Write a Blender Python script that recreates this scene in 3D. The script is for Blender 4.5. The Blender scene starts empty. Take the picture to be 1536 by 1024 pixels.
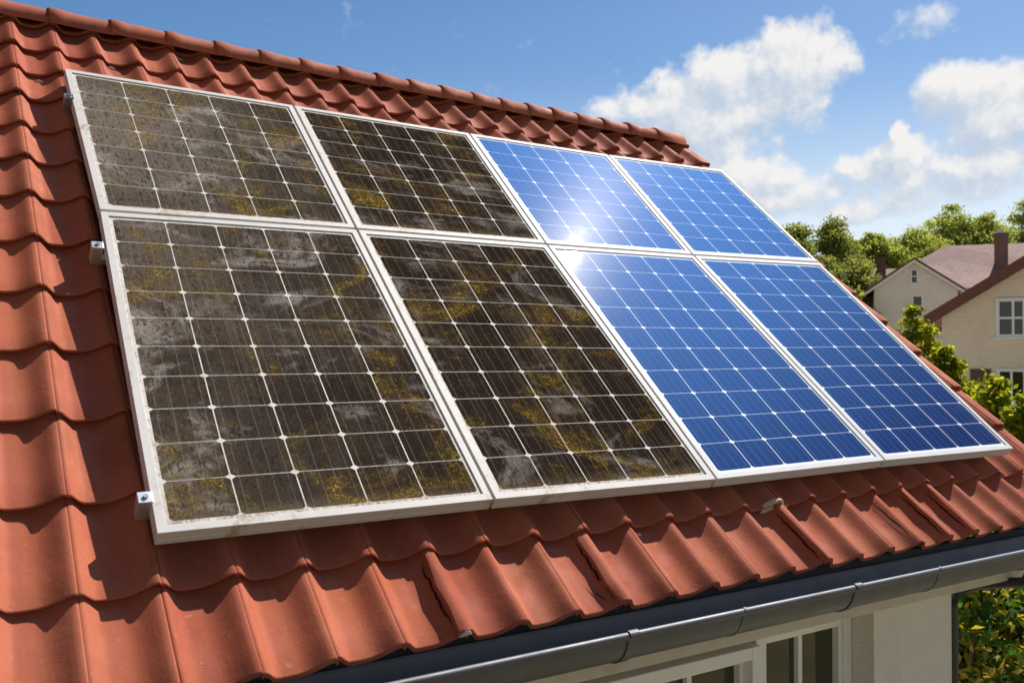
import bpy, bmesh, math, random
import numpy as np
from mathutils import Vector, Matrix

# ------------------------------------------------------------------ camera, sky, sun, exposure
C = bpy.context.scene
COL = C.collection
R = math.radians
EYE = 3.45                                   # lens height above the lawn
cam_d = bpy.data.cameras.new('camera')
cam_d.sensor_width = 36.0
cam_d.lens = 36.0 * 1375.5 / 1536.0
cam_d.clip_start = 0.05
cam_d.clip_end = 3000
cam_d.dof.use_dof = True
cam_d.dof.focus_distance = 3.6
cam_d.dof.aperture_fstop = 6.3
cam = bpy.data.objects.new('camera', cam_d)
COL.objects.link(cam)
cam.location = (0, 0, EYE)
cam.rotation_euler = (R(90.77), 0, 0)
C.camera = cam

SUN_EL, SUN_AZ = 51.80, 38.15               # azimuth from +Y towards +X
sd = bpy.data.lights.new('sun', 'SUN')
sd.energy = 5.0
sd.angle = R(0.5)
sd.color = (1.0, 0.91, 0.78)
so = bpy.data.objects.new('sun', sd)
COL.objects.link(so)
sdir = Vector((math.sin(R(SUN_AZ)) * math.cos(R(SUN_EL)), math.cos(R(SUN_AZ)) * math.cos(R(SUN_EL)), math.sin(R(SUN_EL))))
so.rotation_euler = sdir.to_track_quat('Z', 'Y').to_euler()
so.location = (0, 0, 30)

C.view_settings.view_transform = 'Standard'
C.view_settings.look = 'None'
C.view_settings.gamma = 1.0
C.view_settings.exposure = 0.52


class NT:
    """small wrapper for writing node trees"""
    def __init__(s, tree):
        s.t = tree
        s.n = tree.nodes
        s.l = tree.links

    def node(s, typ, ins=None, **kw):
        nd = s.n.new(typ)
        for k, v in kw.items():
            setattr(nd, k, v)
        for k, v in (ins or {}).items():
            s.put(nd.inputs[k], v)
        return nd

    def put(s, sock, v):
        if isinstance(v, bpy.types.NodeSocket):
            s.l.new(v, sock)
        elif isinstance(v, bpy.types.Node):
            s.l.new(v.outputs[0], sock)
        elif v is not None:
            if sock.type == 'RGBA' and len(v) == 3:
                v = (*v, 1)
            sock.default_value = v

    def m(s, op, a, b=None, c=None, clamp=False):
        nd = s.n.new('ShaderNodeMath')
        nd.operation = op
        nd.use_clamp = clamp
        for i, v in enumerate((a, b, c)):
            if v is not None:
                s.put(nd.inputs[i], v)
        return nd.outputs[0]

    def mix(s, f, a, b, blend='MIX'):
        nd = s.n.new('ShaderNodeMix')
        nd.data_type = 'RGBA'
        nd.blend_type = blend
        s.put(nd.inputs[0], f)
        s.put(nd.inputs[6], a)
        s.put(nd.inputs[7], b)
        return nd.outputs[2]

    def noise(s, vec, scale, detail=4, rough=0.55, dist=0.0, dims='3D', w=None):
        nd = s.n.new('ShaderNodeTexNoise')
        nd.noise_dimensions = dims
        if vec is not None:
            s.put(nd.inputs['Vector'], vec)
        nd.inputs['Scale'].default_value = scale
        nd.inputs['Detail'].default_value = detail
        nd.inputs['Roughness'].default_value = rough
        nd.inputs['Distortion'].default_value = dist
        return nd.outputs[0]

    def rng(s, v, a, b, c=0.0, d=1.0, smooth=True):
        nd = s.n.new('ShaderNodeMapRange')
        nd.interpolation_type = 'SMOOTHSTEP' if smooth else 'LINEAR'
        s.put(nd.inputs[0], v)
        for i, x in enumerate((a, b, c, d)):
            nd.inputs[i + 1].default_value = x
        return nd.outputs[0]

    def mapping(s, vec, scale=(1, 1, 1), loc=(0, 0, 0), rot=(0, 0, 0)):
        nd = s.n.new('ShaderNodeMapping')
        s.put(nd.inputs[0], vec)
        nd.inputs[1].default_value = loc
        nd.inputs[2].default_value = rot
        nd.inputs[3].default_value = scale
        return nd.outputs[0]


# --- world: Nishita sky with a procedural cumulus layer laid out by compass direction
W = bpy.data.worlds.new('World')
C.world = W
W.use_nodes = True
w = NT(W.node_tree)
w.n.clear()
tc = w.node('ShaderNodeTexCoord')
sky = w.node('ShaderNodeTexSky')
sky.sky_type = 'NISHITA'
sky.sun_disc = False
sky.sun_elevation = R(SUN_EL)
sky.sun_rotation = R(SUN_AZ)
sky.air_density = 1.0
sky.dust_density = 0.6
sky.ozone_density = 2.0
sep = w.node('ShaderNodeSeparateXYZ', {0: tc.outputs['Generated']})
az = w.m('MULTIPLY', w.m('ARCTAN2', sep.outputs[0], sep.outputs[1]), 57.2958)
el = w.m('MULTIPLY', w.m('ARCSINE', sep.outputs[2]), 57.2958)


def px_dir(x, y):                            # degrees of azimuth, elevation for a place in the sky of the photo
    a = math.atan((x - 768) / 1375.5)
    return math.degrees(a), math.degrees(math.atan((530 - y) / 1375.5 * math.cos(a)))


# each cumulus puff: where, half-width and half-height in degrees, thickness
PUFFS = [(1185, 92, 3.6, 2.2, 1.0), (1085, 112, 2.9, 2.0, 1.0), (1245, 82, 2.0, 1.4, .9), (1010, 150, 3.2, 1.7, .95), (925, 170, 2.4, 1.0, .6),
         (1200, 135, 2.6, 1.5, .7), (1110, 175, 5.2, 2.0, .8), (1392, 30, 1.7, .9, .50), (1440, 135, 2.4, 1.7, 1.0), (1500, 165, 3.4, 2.2, 1.0),
         (1545, 150, 2.2, 1.9, 1.0), (1620, 180, 4.0, 2.2, 1.0), (1355, 235, 2.2, 1.2, .9), (1300, 252, 2.0, 1.0, .85), (1350, 200, .7, .7, .8),
         (1420, 255, 3.2, 1.0, .8), (1110, 270, 3.6, 1.7, .85), (1070, 225, 3.0, 1.6, .6), (1215, 280, 2.2, .9, .65), (1160, 305, 3.0, 1.2, .8),
         (1400, 280, 5.0, 1.0, .6), (1530, 240, 3.5, 1.6, .7), (1300, 310, 4.5, .8, .55), (1010, 240, 3.5, 2.2, .5)]


def cloud_group():
    g = bpy.data.node_groups.new('cumulus', 'ShaderNodeTree')
    g.interface.new_socket('az', in_out='INPUT', socket_type='NodeSocketFloat')
    g.interface.new_socket('el', in_out='INPUT', socket_type='NodeSocketFloat')
    g.interface.new_socket('density', in_out='OUTPUT', socket_type='NodeSocketFloat')
    t = NT(g)
    gi = t.node('NodeGroupInput')
    go = t.node('NodeGroupOutput')
    vec = t.node('ShaderNodeCombineXYZ', {0: gi.outputs[0], 1: gi.outputs[1]}).outputs[0]
    wx = t.m('MULTIPLY', t.m('SUBTRACT', t.noise(vec, .35, 4, .6), .5), 3.4)
    wy = t.m('MULTIPLY', t.m('SUBTRACT', t.noise(t.mapping(vec, loc=(31, 17, 5)), .35, 4, .6), .5), 2.6)
    ax = t.m('ADD', gi.outputs[0], wx)
    ey = t.m('ADD', gi.outputs[1], wy)
    best = None
    for x, y, rx, ry, k in PUFFS:
        a0, e0 = px_dir(x, y)
        dx = t.m('MULTIPLY', t.m('SUBTRACT', ax, a0), 1 / rx)
        dy = t.m('MULTIPLY', t.m('SUBTRACT', ey, e0), 1 / ry)
        r2 = t.m('MULTIPLY_ADD', dx, dx, t.m('MULTIPLY', dy, dy))
        v = t.m('MULTIPLY_ADD', r2, -k * .62, k)
        best = v if best is None else t.m('SMOOTH_MAX', best, v, .25)
    # the rest of the sky, outside the photo: loose scattered cumulus
    wide = t.noise(t.mapping(vec, scale=(.6, 1, 1)), .055, 3, .5)
    far = t.rng(t.m('ABSOLUTE', t.m('SUBTRACT', gi.outputs[0], 8)), 34, 60)
    low = t.rng(gi.outputs[1], 24, 40)
    wide = t.m('MULTIPLY', t.rng(wide, .52, .72), t.m('MULTIPLY', t.m('MAXIMUM', far, t.m('MULTIPLY', low, .0)), 1.0))
    best = t.m('MAXIMUM', best, wide)
    f = t.noise(vec, .42, 9, .58)
    f2 = t.noise(vec, 1.5, 6, .6)
    d = t.m('ADD', best, t.m('MULTIPLY', t.m('SUBTRACT', f, .5), 1.15))
    d = t.m('ADD', d, t.m('MULTIPLY', t.m('SUBTRACT', f2, .5), .38))
    t.l.new(d, go.inputs[0])
    return g


cg = cloud_group()
n0 = w.node('ShaderNodeGroup', node_tree=cg)
n1 = w.node('ShaderNodeGroup', node_tree=cg)
w.put(n0.inputs[0], az)
w.put(n0.inputs[1], el)
w.put(n1.inputs[0], w.m('ADD', az, .55))
w.put(n1.inputs[1], w.m('ADD', el, .85))
dens = n0.outputs[0]
cover = w.rng(dens, .12, .72)
relief = w.m('SUBTRACT', dens, n1.outputs[0])
lit = w.rng(relief, -.35, .40)
thick = w.rng(dens, .5, 1.5)
ccol = w.mix(lit, (.60, .70, .83), (1.0, .99, .97))
ccol = w.mix(w.m('MULTIPLY', thick, .25), ccol, (1.0, .98, .96))
gain = w.node('ShaderNodeMix', data_type='RGBA', blend_type='MULTIPLY')
w.put(gain.inputs[0], 1.0)
hs = w.node('ShaderNodeHueSaturation', {'Saturation': 1.25, 'Value': 1.0, 'Color': sky.outputs[0]})
w.put(gain.inputs[6], hs.outputs[0])
gain.inputs[7].default_value = (.068, .070, .072, 1)
skyc = gain.outputs[2]
hazef = w.rng(el, 1, 18, 1.0, 0.0)
skyc = w.mix(hazef, skyc, (.62, .66, .70))
sky_dim = w.m('MULTIPLY', w.rng(el, 19, 36, 1.0, .26), w.rng(w.m('ABSOLUTE', az), 75, 140, 1.0, .62))                # sky dimmed overhead and behind the camera to cut fill light
skyc = w.mix(1.0, skyc, w.node('ShaderNodeCombineXYZ', {0: sky_dim, 1: sky_dim, 2: sky_dim}).outputs[0], 'MULTIPLY')
sdot = w.node('ShaderNodeVectorMath', {0: tc.outputs['Generated'], 1: tuple(sdir)}, operation='DOT_PRODUCT').outputs['Value']
aure = w.m('POWER', w.rng(sdot, .88, 1.0, 0, 1, False), 2.1)         # sky brightened round the sun to reflect in the panels
skyc = w.mix(w.m('MULTIPLY', aure, 1.0), skyc, w.mix(1.0, skyc, (.62, 1.75, 4.3), 'ADD'))
cl = w.mix(1.0, ccol, (.63, .63, .635), 'MULTIPLY')
full = w.mix(cover, skyc, cl)
bg = w.node('ShaderNodeBackground', {0: full, 1: 1.0})
wo = w.node('ShaderNodeOutputWorld')
w.l.new(bg.outputs[0], wo.inputs[0])

# ------------------------------------------------------------------ helpers
random.seed(7)
YAW, RP = R(32.3211), R(41.3274)
O = Vector((-1.76173, 3.62945, 1.115837 + EYE))         # top left corner of the panel field
CO, SI = math.cos(RP), math.sin(RP)


def tag(o, label=None, cat=None, group=None, kind=None):
    for k, v in (('label', label), ('category', cat), ('group', group), ('kind', kind)):
        if v:
            o[k] = v
    return o


def empty(name, loc=(0, 0, 0), rot=(0, 0, 0), parent=None):
    o = bpy.data.objects.new(name, None)
    o.empty_display_size = .2
    COL.objects.link(o)
    o.location = loc
    o.rotation_euler = rot
    o.parent = parent
    return o


class MB:
    """collects shapes for ONE mesh object"""
    def __init__(s):
        s.v = []
        s.f = []
        s.uv = {}
        s.smooth = set()

    def add(s, vs, fs, smooth=False):
        b = len(s.v)
        s.v += [tuple(p) for p in vs]
        for f in fs:
            if smooth:
                s.smooth.add(len(s.f))
            s.f.append(tuple(b + i for i in f))
        return b

    def box(s, x0, x1, y0, y1, z0, z1):
        vs = [(x0, y0, z0), (x1, y0, z0), (x1, y1, z0), (x0, y1, z0), (x0, y0, z1), (x1, y0, z1), (x1, y1, z1), (x0, y1, z1)]
        s.add(vs, [(3, 2, 1, 0), (4, 5, 6, 7), (0, 1, 5, 4), (1, 2, 6, 5), (2, 3, 7, 6), (3, 0, 4, 7)])

    def prism(s, poly, a, b, axis='y'):
        """polygon in the plane across the axis, extruded from a to b"""
        n = len(poly)
        def P(p, t):
            return (p[0], t, p[1]) if axis == 'y' else (t, p[0], p[1]) if axis == 'x' else (p[0], p[1], t)
        vs = [P(p, a) for p in poly] + [P(p, b) for p in poly]
        fs = [tuple(range(n))[::-1], tuple(range(n, 2 * n))] + [(i, (i + 1) % n, n + (i + 1) % n, n + i) for i in range(n)]
        s.add(vs, fs)

    def tube(s, pts, rad, seg=10, cap=True):
        pts = [Vector(p) for p in pts]
        if not hasattr(rad, '__len__'):
            rad = [rad] * len(pts)
        rings = []
        up = Vector((0, 0, 1))
        for i, p in enumerate(pts):
            d = (pts[min(i + 1, len(pts) - 1)] - pts[max(i - 1, 0)]).normalized()
            a = d.cross(up if abs(d.z) < .95 else Vector((1, 0, 0))).normalized()
            c = a.cross(d)
            rings.append([p + (a * math.cos(2 * math.pi * k / seg) + c * math.sin(2 * math.pi * k / seg)) * rad[i] for k in range(seg)])
        vs = [q for r in rings for q in r]
        fs = []
        for i in range(len(pts) - 1):
            for k in range(seg):
                k2 = (k + 1) % seg
                fs.append((i * seg + k, i * seg + k2, (i + 1) * seg + k2, (i + 1) * seg + k))
        s.add(vs, fs, True)
        if cap:
            s.add(rings[0], [tuple(range(seg))[::-1]])
            s.add(rings[-1], [tuple(range(seg))])

    def sweep(s, prof, x0, x1, closed=False):
        """profile of (y,z) swept along x"""
        n = len(prof)
        vs = [(x0, *p) for p in prof] + [(x1, *p) for p in prof]
        fs = [(i, (i + 1) % n, n + (i + 1) % n, n + i) for i in range(n if closed else n - 1)]
        s.add(vs, fs, True)

    def build(s, name, mat, parent=None, bevel=0, auto=True):
        me = bpy.data.meshes.new(name)
        me.from_pydata(s.v, [], s.f)
        me.validate()
        if s.smooth:
            me.polygons.foreach_set('use_smooth', [i in s.smooth for i in range(len(me.polygons))])
        me.materials.append(mat)
        bm = bmesh.new()
        bm.from_mesh(me)
        bmesh.ops.recalc_face_normals(bm, faces=bm.faces)
        bm.to_mesh(me)
        bm.free()
        o = bpy.data.objects.new(name, me)
        COL.objects.link(o)
        o.parent = parent
        if bevel:
            md = o.modifiers.new('bevel', 'BEVEL')
            md.width = bevel
            md.segments = 2
            md.limit_method = 'ANGLE'
        return o


def principled(name):
    mt = bpy.data.materials.new(name)
    mt.use_nodes = True
    t = NT(mt.node_tree)
    b = t.n['Principled BSDF']
    return mt, t, b


def simple(name, col, rough=.6, spec=.4, metal=0.0, var=.12, scale=8, bump=0.0, bscale=80, dirt=None, dirt_scale=3, dirt_amt=.5):
    mt, t, b = principled(name)
    obj = t.node('ShaderNodeTexCoord').outputs['Object']
    nz = t.noise(obj, scale, 6, .6)
    c1 = tuple(max(0, x * (1 - var)) for x in col)
    c2 = tuple(min(1, x * (1 + var)) for x in col)
    c = t.mix(nz, c1, c2)
    if dirt:
        c = t.mix(t.m('MULTIPLY', t.rng(t.noise(obj, dirt_scale, 8, .68), .48, .75), dirt_amt), c, dirt)
    t.put(b.inputs['Base Color'], c)
    t.put(b.inputs['Roughness'], t.rng(t.noise(obj, scale * 2.3, 4), .2, .8, rough * .85, min(1, rough * 1.15)))
    b.inputs['Specular IOR Level'].default_value = spec
    b.inputs['Metallic'].default_value = metal
    if bump:
        bp = t.node('ShaderNodeBump', {'Strength': bump, 'Distance': .01, 'Height': t.noise(obj, bscale, 6, .65)})
        t.put(b.inputs['Normal'], bp.outputs[0])
    return mt


# ------------------------------------------------------------------ materials
def tile_material():
    mt, t, b = principled('terracotta')
    obj = t.node('ShaderNodeTexCoord').outputs['Object']
    at = t.node('ShaderNodeAttribute', attribute_name='tint')
    c = t.mix(t.noise(obj, 5, 6, .6), (.40, .100, .047), (.51, .150, .074))
    c = t.mix(t.m('MULTIPLY', at.outputs['Fac'], .75), c, (.30, .066, .036))
    # soot and weathering in irregular patches
    st = t.rng(t.noise(t.mapping(obj, scale=(1, 1, 1)), 2.6, 9, .72), .48, .72)
    c = t.mix(t.m('MULTIPLY', st, .60), c, (.17, .050, .030))
    run = t.rng(t.noise(t.mapping(obj, scale=(26, 1.6, 1.6)), 1, 7, .7), .50, .74)
    c = t.mix(t.m('MULTIPLY', run, .42), c, (.19, .055, .034))
    # pale efflorescence and small pits
    sp = t.rng(t.noise(obj, 42, 4, .7), .62, .70)
    c = t.mix(t.m('MULTIPLY', sp, .34), c, (.60, .34, .22))
    pit = t.rng(t.noise(t.mapping(obj, loc=(3, 9, 1)), 60, 3, .6), .70, .76)
    c = t.mix(t.m('MULTIPLY', pit, .6), c, (.10, .035, .022))
    grain = t.noise(obj, 230, 5, .8)
    c = t.mix(t.rng(grain, .38, .66, 0, .42), c, (.26, .064, .034))
    c = t.mix(t.rng(t.noise(obj, 1.1, 5, .6), .35, .65, 0, .30), c, (.50, .185, .11))
    t.put(b.inputs['Base Color'], c)
    t.put(b.inputs['Roughness'], t.rng(t.noise(obj, 14, 5), .3, .7, .62, .84))
    b.inputs['Specular IOR Level'].default_value = .10
    h = t.m('ADD', t.m('MULTIPLY', grain, .25), t.m('MULTIPLY', t.noise(obj, 30, 8, .7), .8))
    h = t.m('SUBTRACT', h, t.m('MULTIPLY', pit, .5))
    bp = t.node('ShaderNodeBump', {'Strength': .42, 'Distance': .004, 'Height': h})
    t.put(b.inputs['Normal'], bp.outputs[0])
    return mt


def cell_pattern(t):
    """masks of a photovoltaic laminate from its UV in cell units"""
    uv = t.node('ShaderNodeUVMap', uv_map='cells').outputs[0]
    sp = t.node('ShaderNodeSeparateXYZ', {0: uv})
    u, v = sp.outputs[0], sp.outputs[1]
    rows = t.node('ShaderNodeAttribute', attribute_name='rows', attribute_type='OBJECT').outputs['Fac']
    du = t.m('SUBTRACT', .5, t.m('ABSOLUTE', t.m('SUBTRACT', t.m('FRACT', u), .5)))     # 0 at a cell edge
    dv = t.m('SUBTRACT', .5, t.m('ABSOLUTE', t.m('SUBTRACT', t.m('FRACT', v), .5)))
    vline = t.m('LESS_THAN', du, .0105)
    hline = t.m('LESS_THAN', dv, .0125)
    dia = t.m('LESS_THAN', t.m('ADD', t.m('MULTIPLY', du, 1 / .085), t.m('MULTIPLY', dv, 1 / .080)), 1.0)
    out = t.m('MAXIMUM', t.m('LESS_THAN', u, .012), t.m('GREATER_THAN', u, 4.988))
    out = t.m('MAXIMUM', out, t.m('MAXIMUM', t.m('LESS_THAN', v, .015), t.m('GREATER_THAN', v, t.m('SUBTRACT', rows, .015))))
    bus = t.m('FRACT', t.m('ADD', t.m('MULTIPLY', t.m('FRACT', u), 4), 0.0))
    bus = t.m('LESS_THAN', t.m('ABSOLUTE', t.m('SUBTRACT', bus, .5)), .022)
    white = t.m('MAXIMUM', t.m('MAXIMUM', vline, dia), out)
    # random number for each cell
    wn = t.node('ShaderNodeTexWhiteNoise', noise_dimensions='3D')
    fl = t.node('ShaderNodeVectorMath', {0: uv}, operation='FLOOR')
    info = t.node('ShaderNodeObjectInfo').outputs['Random']
    cv = t.node('ShaderNodeVectorMath', {0: fl.outputs[0]}, operation='ADD')
    cx = t.node('ShaderNodeCombineXYZ', {2: t.m('MULTIPLY', info, 50)})
    t.put(cv.inputs[1], cx.outputs[0])
    t.put(wn.inputs[0], cv.outputs[0])
    return uv, u, v, white, hline, bus, wn.outputs[0]


def clean_cells():
    mt, t, b = principled('clean_blue_cells')
    uv, u, v, white, hline, bus, rnd = cell_pattern(t)
    fing = t.m('LESS_THAN', t.m('ABSOLUTE', t.m('SUBTRACT', t.m('FRACT', t.m('MULTIPLY', v, 46)), .5)), .12)
    pl = t.node('ShaderNodeUVMap', uv_map='plane').outputs[0]
    c = t.mix(rnd, (.0015, .0105, .074), (.0024, .0150, .100))
    c = t.mix(t.m('MULTIPLY', t.noise(pl, 3, 5), .35), c, (.003, .023, .118))
    streak = t.noise(t.mapping(pl, scale=(60, 1.2, 1)), 1, 3, .6)
    c = t.mix(t.rng(streak, .5, .8, 0, .22), c, (.035, .085, .22))
    c = t.mix(t.m('MULTIPLY', fing, .025), c, (.4, .5, .7))
    c = t.mix(t.m('MULTIPLY', bus, .17), c, (.50, .60, .80))
    c = t.mix(t.m('MULTIPLY', hline, .50), c, (.72, .77, .86))
    c = t.mix(white, c, (.78, .80, .84))
    t.put(b.inputs['Base Color'], c)
    b.inputs['Roughness'].default_value = .5
    b.inputs['Specular IOR Level'].default_value = 0.0
    dust = t.rng(t.noise(pl, 7, 7, .7), .35, .7)
    b.inputs['Coat Weight'].default_value = .72
    t.put(b.inputs['Coat Roughness'], t.m('MULTIPLY_ADD', dust, .005, .016))
    b.inputs['Coat IOR'].default_value = 1.45
    gl = t.node('ShaderNodeBsdfGlossy', {'Color': (1, 1, 1), 'Roughness': .24})      # faint wide gloss lobe added for the glow round the glint
    mx = t.node('ShaderNodeMixShader', {0: .0016})
    t.l.new(b.outputs[0], mx.inputs[1])
    t.l.new(gl.outputs[0], mx.inputs[2])
    t.l.new(mx.outputs[0], t.n['Material Output'].inputs[0])
    return mt


def dirty_cells():
    mt, t, b = principled('soiled_cells')
    uv, u, v, white, hline, bus, rnd = cell_pattern(t)
    pl = t.node('ShaderNodeUVMap', uv_map='plane').outputs[0]
    sp = t.node('ShaderNodeSeparateXYZ', {0: pl})
    U, V = sp.outputs[0], sp.outputs[1]
    c = t.mix(rnd, (.012, .009, .008), (.020, .014, .012))
    c = t.mix(t.m('MULTIPLY', bus, .26), c, (.42, .38, .33))
    c = t.mix(t.m('MULTIPLY', hline, .72), c, (.60, .56, .50))
    c = t.mix(white, c, (.74, .70, .63))
    grid = t.m('MAXIMUM', white, t.m('MULTIPLY', hline, .7))
    # soil: film, wind-blown clouds of grey dust, grit
    west = t.m('MULTIPLY_ADD', U, -.62, 1.0)                        # dustier towards the left hand end
    west = t.m('MINIMUM', t.m('MAXIMUM', west, .10), 1.0)
    high = t.rng(V, -2.3, -.1, .35, 1.0)
    film = t.noise(pl, 1.6, 7, .62, .4)
    cloud = t.noise(t.mapping(pl, scale=(1, 1.5, 1), rot=(0, 0, .5)), 3.0, 10, .66, 1.0)
    grit = t.noise(pl, 130, 6, .80)
    grit2 = t.noise(t.mapping(pl, scale=(1, .55, 1), loc=(5, 2, 0)), 62, 8, .78, .8)
    soil = t.m('MULTIPLY', t.rng(film, .30, .75, .12, .66), t.rng(grit, .42, .60, .0, 1.0))
    soil = t.m('MULTIPLY', soil, t.m('MULTIPLY', t.m('MULTIPLY_ADD', west, .70, .30), t.m('MULTIPLY_ADD', high, .5, .5)))
    keep = t.m('MULTIPLY_ADD', grid, -.50, 1.0)                     # the white grid stays readable
    c = t.mix(t.m('MULTIPLY', soil, keep), c, (.112, .078, .055))
    strk = t.m('MULTIPLY', t.rng(t.noise(t.mapping(pl, scale=(34, 1.5, 1)), 1, 6, .7), .50, .74), t.rng(film, .3, .65))
    c = t.mix(t.m('MULTIPLY', t.m('MULTIPLY', strk, keep), .34), c, (.26, .205, .155))
    lowe = t.m('MULTIPLY', t.rng(v, -.1, .42, 1.0, 0.0), t.rng(grit2, .38, .62, .15, 1.0))     # silt along the lower frame
    c = t.mix(t.m('MULTIPLY', lowe, .62), c, (.25, .175, .10))
    # even grey coat on the left end of the upper row
    coat = t.m('MULTIPLY', t.rng(U, .15, 1.1, 1.0, 0.0), t.m('MULTIPLY', t.rng(V, -1.9, -.2, .25, 1.0), t.rng(film, .30, .60, .35, 1.0)))
    coat = t.m('MULTIPLY', coat, t.rng(grit2, .40, .60, .12, 1.0))
    c = t.mix(t.m('MULTIPLY', t.m('MULTIPLY', coat, keep), .72), c, (.37, .315, .255))
    grey = t.m('MULTIPLY', t.rng(cloud, .52, .70), t.rng(grit2, .38, .62, .05, 1.0))
    grey = t.m('MULTIPLY', grey, t.m('MULTIPLY_ADD', west, .40, .60))
    c = t.mix(t.m('MULTIPLY', t.m('MULTIPLY', grey, keep), .95), c, (.50, .44, .39))
    dark = t.m('MULTIPLY', t.rng(grit2, .50, .62), .75)
    c = t.mix(t.m('MULTIPLY', dark, keep), c, (.020, .013, .009))
    # lichen: yellow colonies broken into grains
    lp = t.noise(t.mapping(pl, loc=(2.3, 7.1, 0), scale=(1, 1.25, 1)), 3.1, 10, .72, .9)
    lg = t.noise(t.mapping(pl, scale=(1, .75, 1), rot=(0, 0, .6)), 140, 6, .80, .6)
    lich = t.m('MULTIPLY', t.rng(lp, .515, .68), t.rng(lg, .48, .59))
    lsp = t.m('MULTIPLY', t.rng(t.noise(t.mapping(pl, loc=(1, 1, 0)), 150, 5, .76), .60, .66), t.rng(lp, .38, .58, .30, .9))
    lich = t.m('MAXIMUM', lich, lsp)
    c = t.mix(t.m('MULTIPLY', t.m('MULTIPLY', t.rng(lp, .44, .68), keep), .28), c, (.110, .066, .020))
    lcol = t.mix(t.rng(t.noise(pl, 60, 4, .7), .35, .65), (.15, .088, .009), (.58, .39, .035))
    c = t.mix(t.m('MULTIPLY', lich, t.m('MULTIPLY_ADD', grid, -.5, .92)), c, lcol)
    t.put(b.inputs['Base Color'], c)
    t.put(b.inputs['Roughness'], t.rng(t.m('ADD', soil, grey), 0, .8, .6, .9))
    b.inputs['Specular IOR Level'].default_value = 0.0
    bp = t.node('ShaderNodeBump', {'Strength': .5, 'Distance': .002, 'Height': t.m('ADD', grit, t.m('MULTIPLY', lich, .8))})
    t.put(b.inputs['Normal'], bp.outputs[0])
    return mt


def frame_material(dirty):
    mt, t, b = principled('frame_weathered' if dirty else 'frame_clean')
    obj = t.node('ShaderNodeTexCoord').outputs['Object']
    base = (.62, .59, .55) if dirty else (.64, .64, .64)
    c = t.mix(t.noise(obj, 6, 5), tuple(x * .9 for x in base), base)
    gr = t.rng(t.noise(t.mapping(obj, scale=(3, 3, 60)), 3, 4, .6), .4, .7)
    c = t.mix(t.m('MULTIPLY', gr, .18), c, (.42, .34, .27))
    if dirty:
        st = t.rng(t.noise(obj, 9, 9, .75, .5), .54, .70)
        c = t.mix(t.m('MULTIPLY', st, .75), c, (.34, .22, .10))
    else:
        st = t.rng(t.noise(obj, 9, 9, .75, .5), .62, .76)
        c = t.mix(t.m('MULTIPLY', st, .35), c, (.42, .36, .28))
    t.put(b.inputs['Base Color'], c)
    b.inputs['Roughness'].default_value = .58
    b.inputs['Specular IOR Level'].default_value = .22
    return mt


def leaf_material(name, cols, trans=.45):
    """cols: (position, colour) along the per-leaf tint"""
    mt, t, b = principled(name)
    at = t.node('ShaderNodeAttribute', attribute_name='tint')
    cr = t.node('ShaderNodeValToRGB')
    t.put(cr.inputs[0], at.outputs['Fac'])
    e = cr.color_ramp.elements
    while len(e) < len(cols):
        e.new(.5)
    for q, (p, c) in zip(e, cols):
        q.position = p
        q.color = (*c, 1)
    t.put(b.inputs['Base Color'], cr.outputs[0])
    b.inputs['Roughness'].default_value = .6
    b.inputs['Specular IOR Level'].default_value = .12
    tr = t.node('ShaderNodeBsdfTranslucent')
    tcol = t.mix(1.0, cr.outputs[0], (2.4, 2.2, 1.0), 'MULTIPLY')
    t.put(tr.inputs[0], tcol)
    mx = t.node('ShaderNodeMixShader', {0: trans})
    t.l.new(b.outputs[0], mx.inputs[1])
    t.l.new(tr.outputs[0], mx.inputs[2])
    t.l.new(mx.outputs[0], t.n['Material Output'].inputs[0])
    return mt


def brick_material(name, c1, c2, mortar):
    mt, t, b = principled(name)
    obj = t.node('ShaderNodeTexCoord').outputs['Object']
    sp = t.node('ShaderNodeSeparateXYZ', {0: obj})
    v = t.node('ShaderNodeCombineXYZ', {0: t.m('ADD', sp.outputs[0], sp.outputs[1]), 1: sp.outputs[2]})
    br = t.node('ShaderNodeTexBrick', {'Vector': v.outputs[0], 'Color1': c1, 'Color2': c2, 'Mortar': mortar, 'Scale': 1.0,
                                       'Mortar Size': .007, 'Brick Width': .24, 'Row Height': .085, 'Bias': -.2})
    c = t.mix(t.m('MULTIPLY', t.rng(t.noise(obj, 1.3, 8, .7), .45, .75), .45), br.outputs[0], tuple(x * .72 for x in c1))
    c = t.mix(t.m('MULTIPLY', t.rng(t.noise(obj, 9, 5, .7), .6, .72), .3), c, tuple(x * .5 for x in c1))
    t.put(b.inputs['Base Color'], c)
    b.inputs['Roughness'].default_value = .85
    bp = t.node('ShaderNodeBump', {'Strength': .6, 'Distance': .02, 'Height': t.m('ADD', t.m('MULTIPLY', br.outputs['Fac'], -1), t.noise(obj, 20, 6))})
    t.put(b.inputs['Normal'], bp.outputs[0])
    return mt


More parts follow.
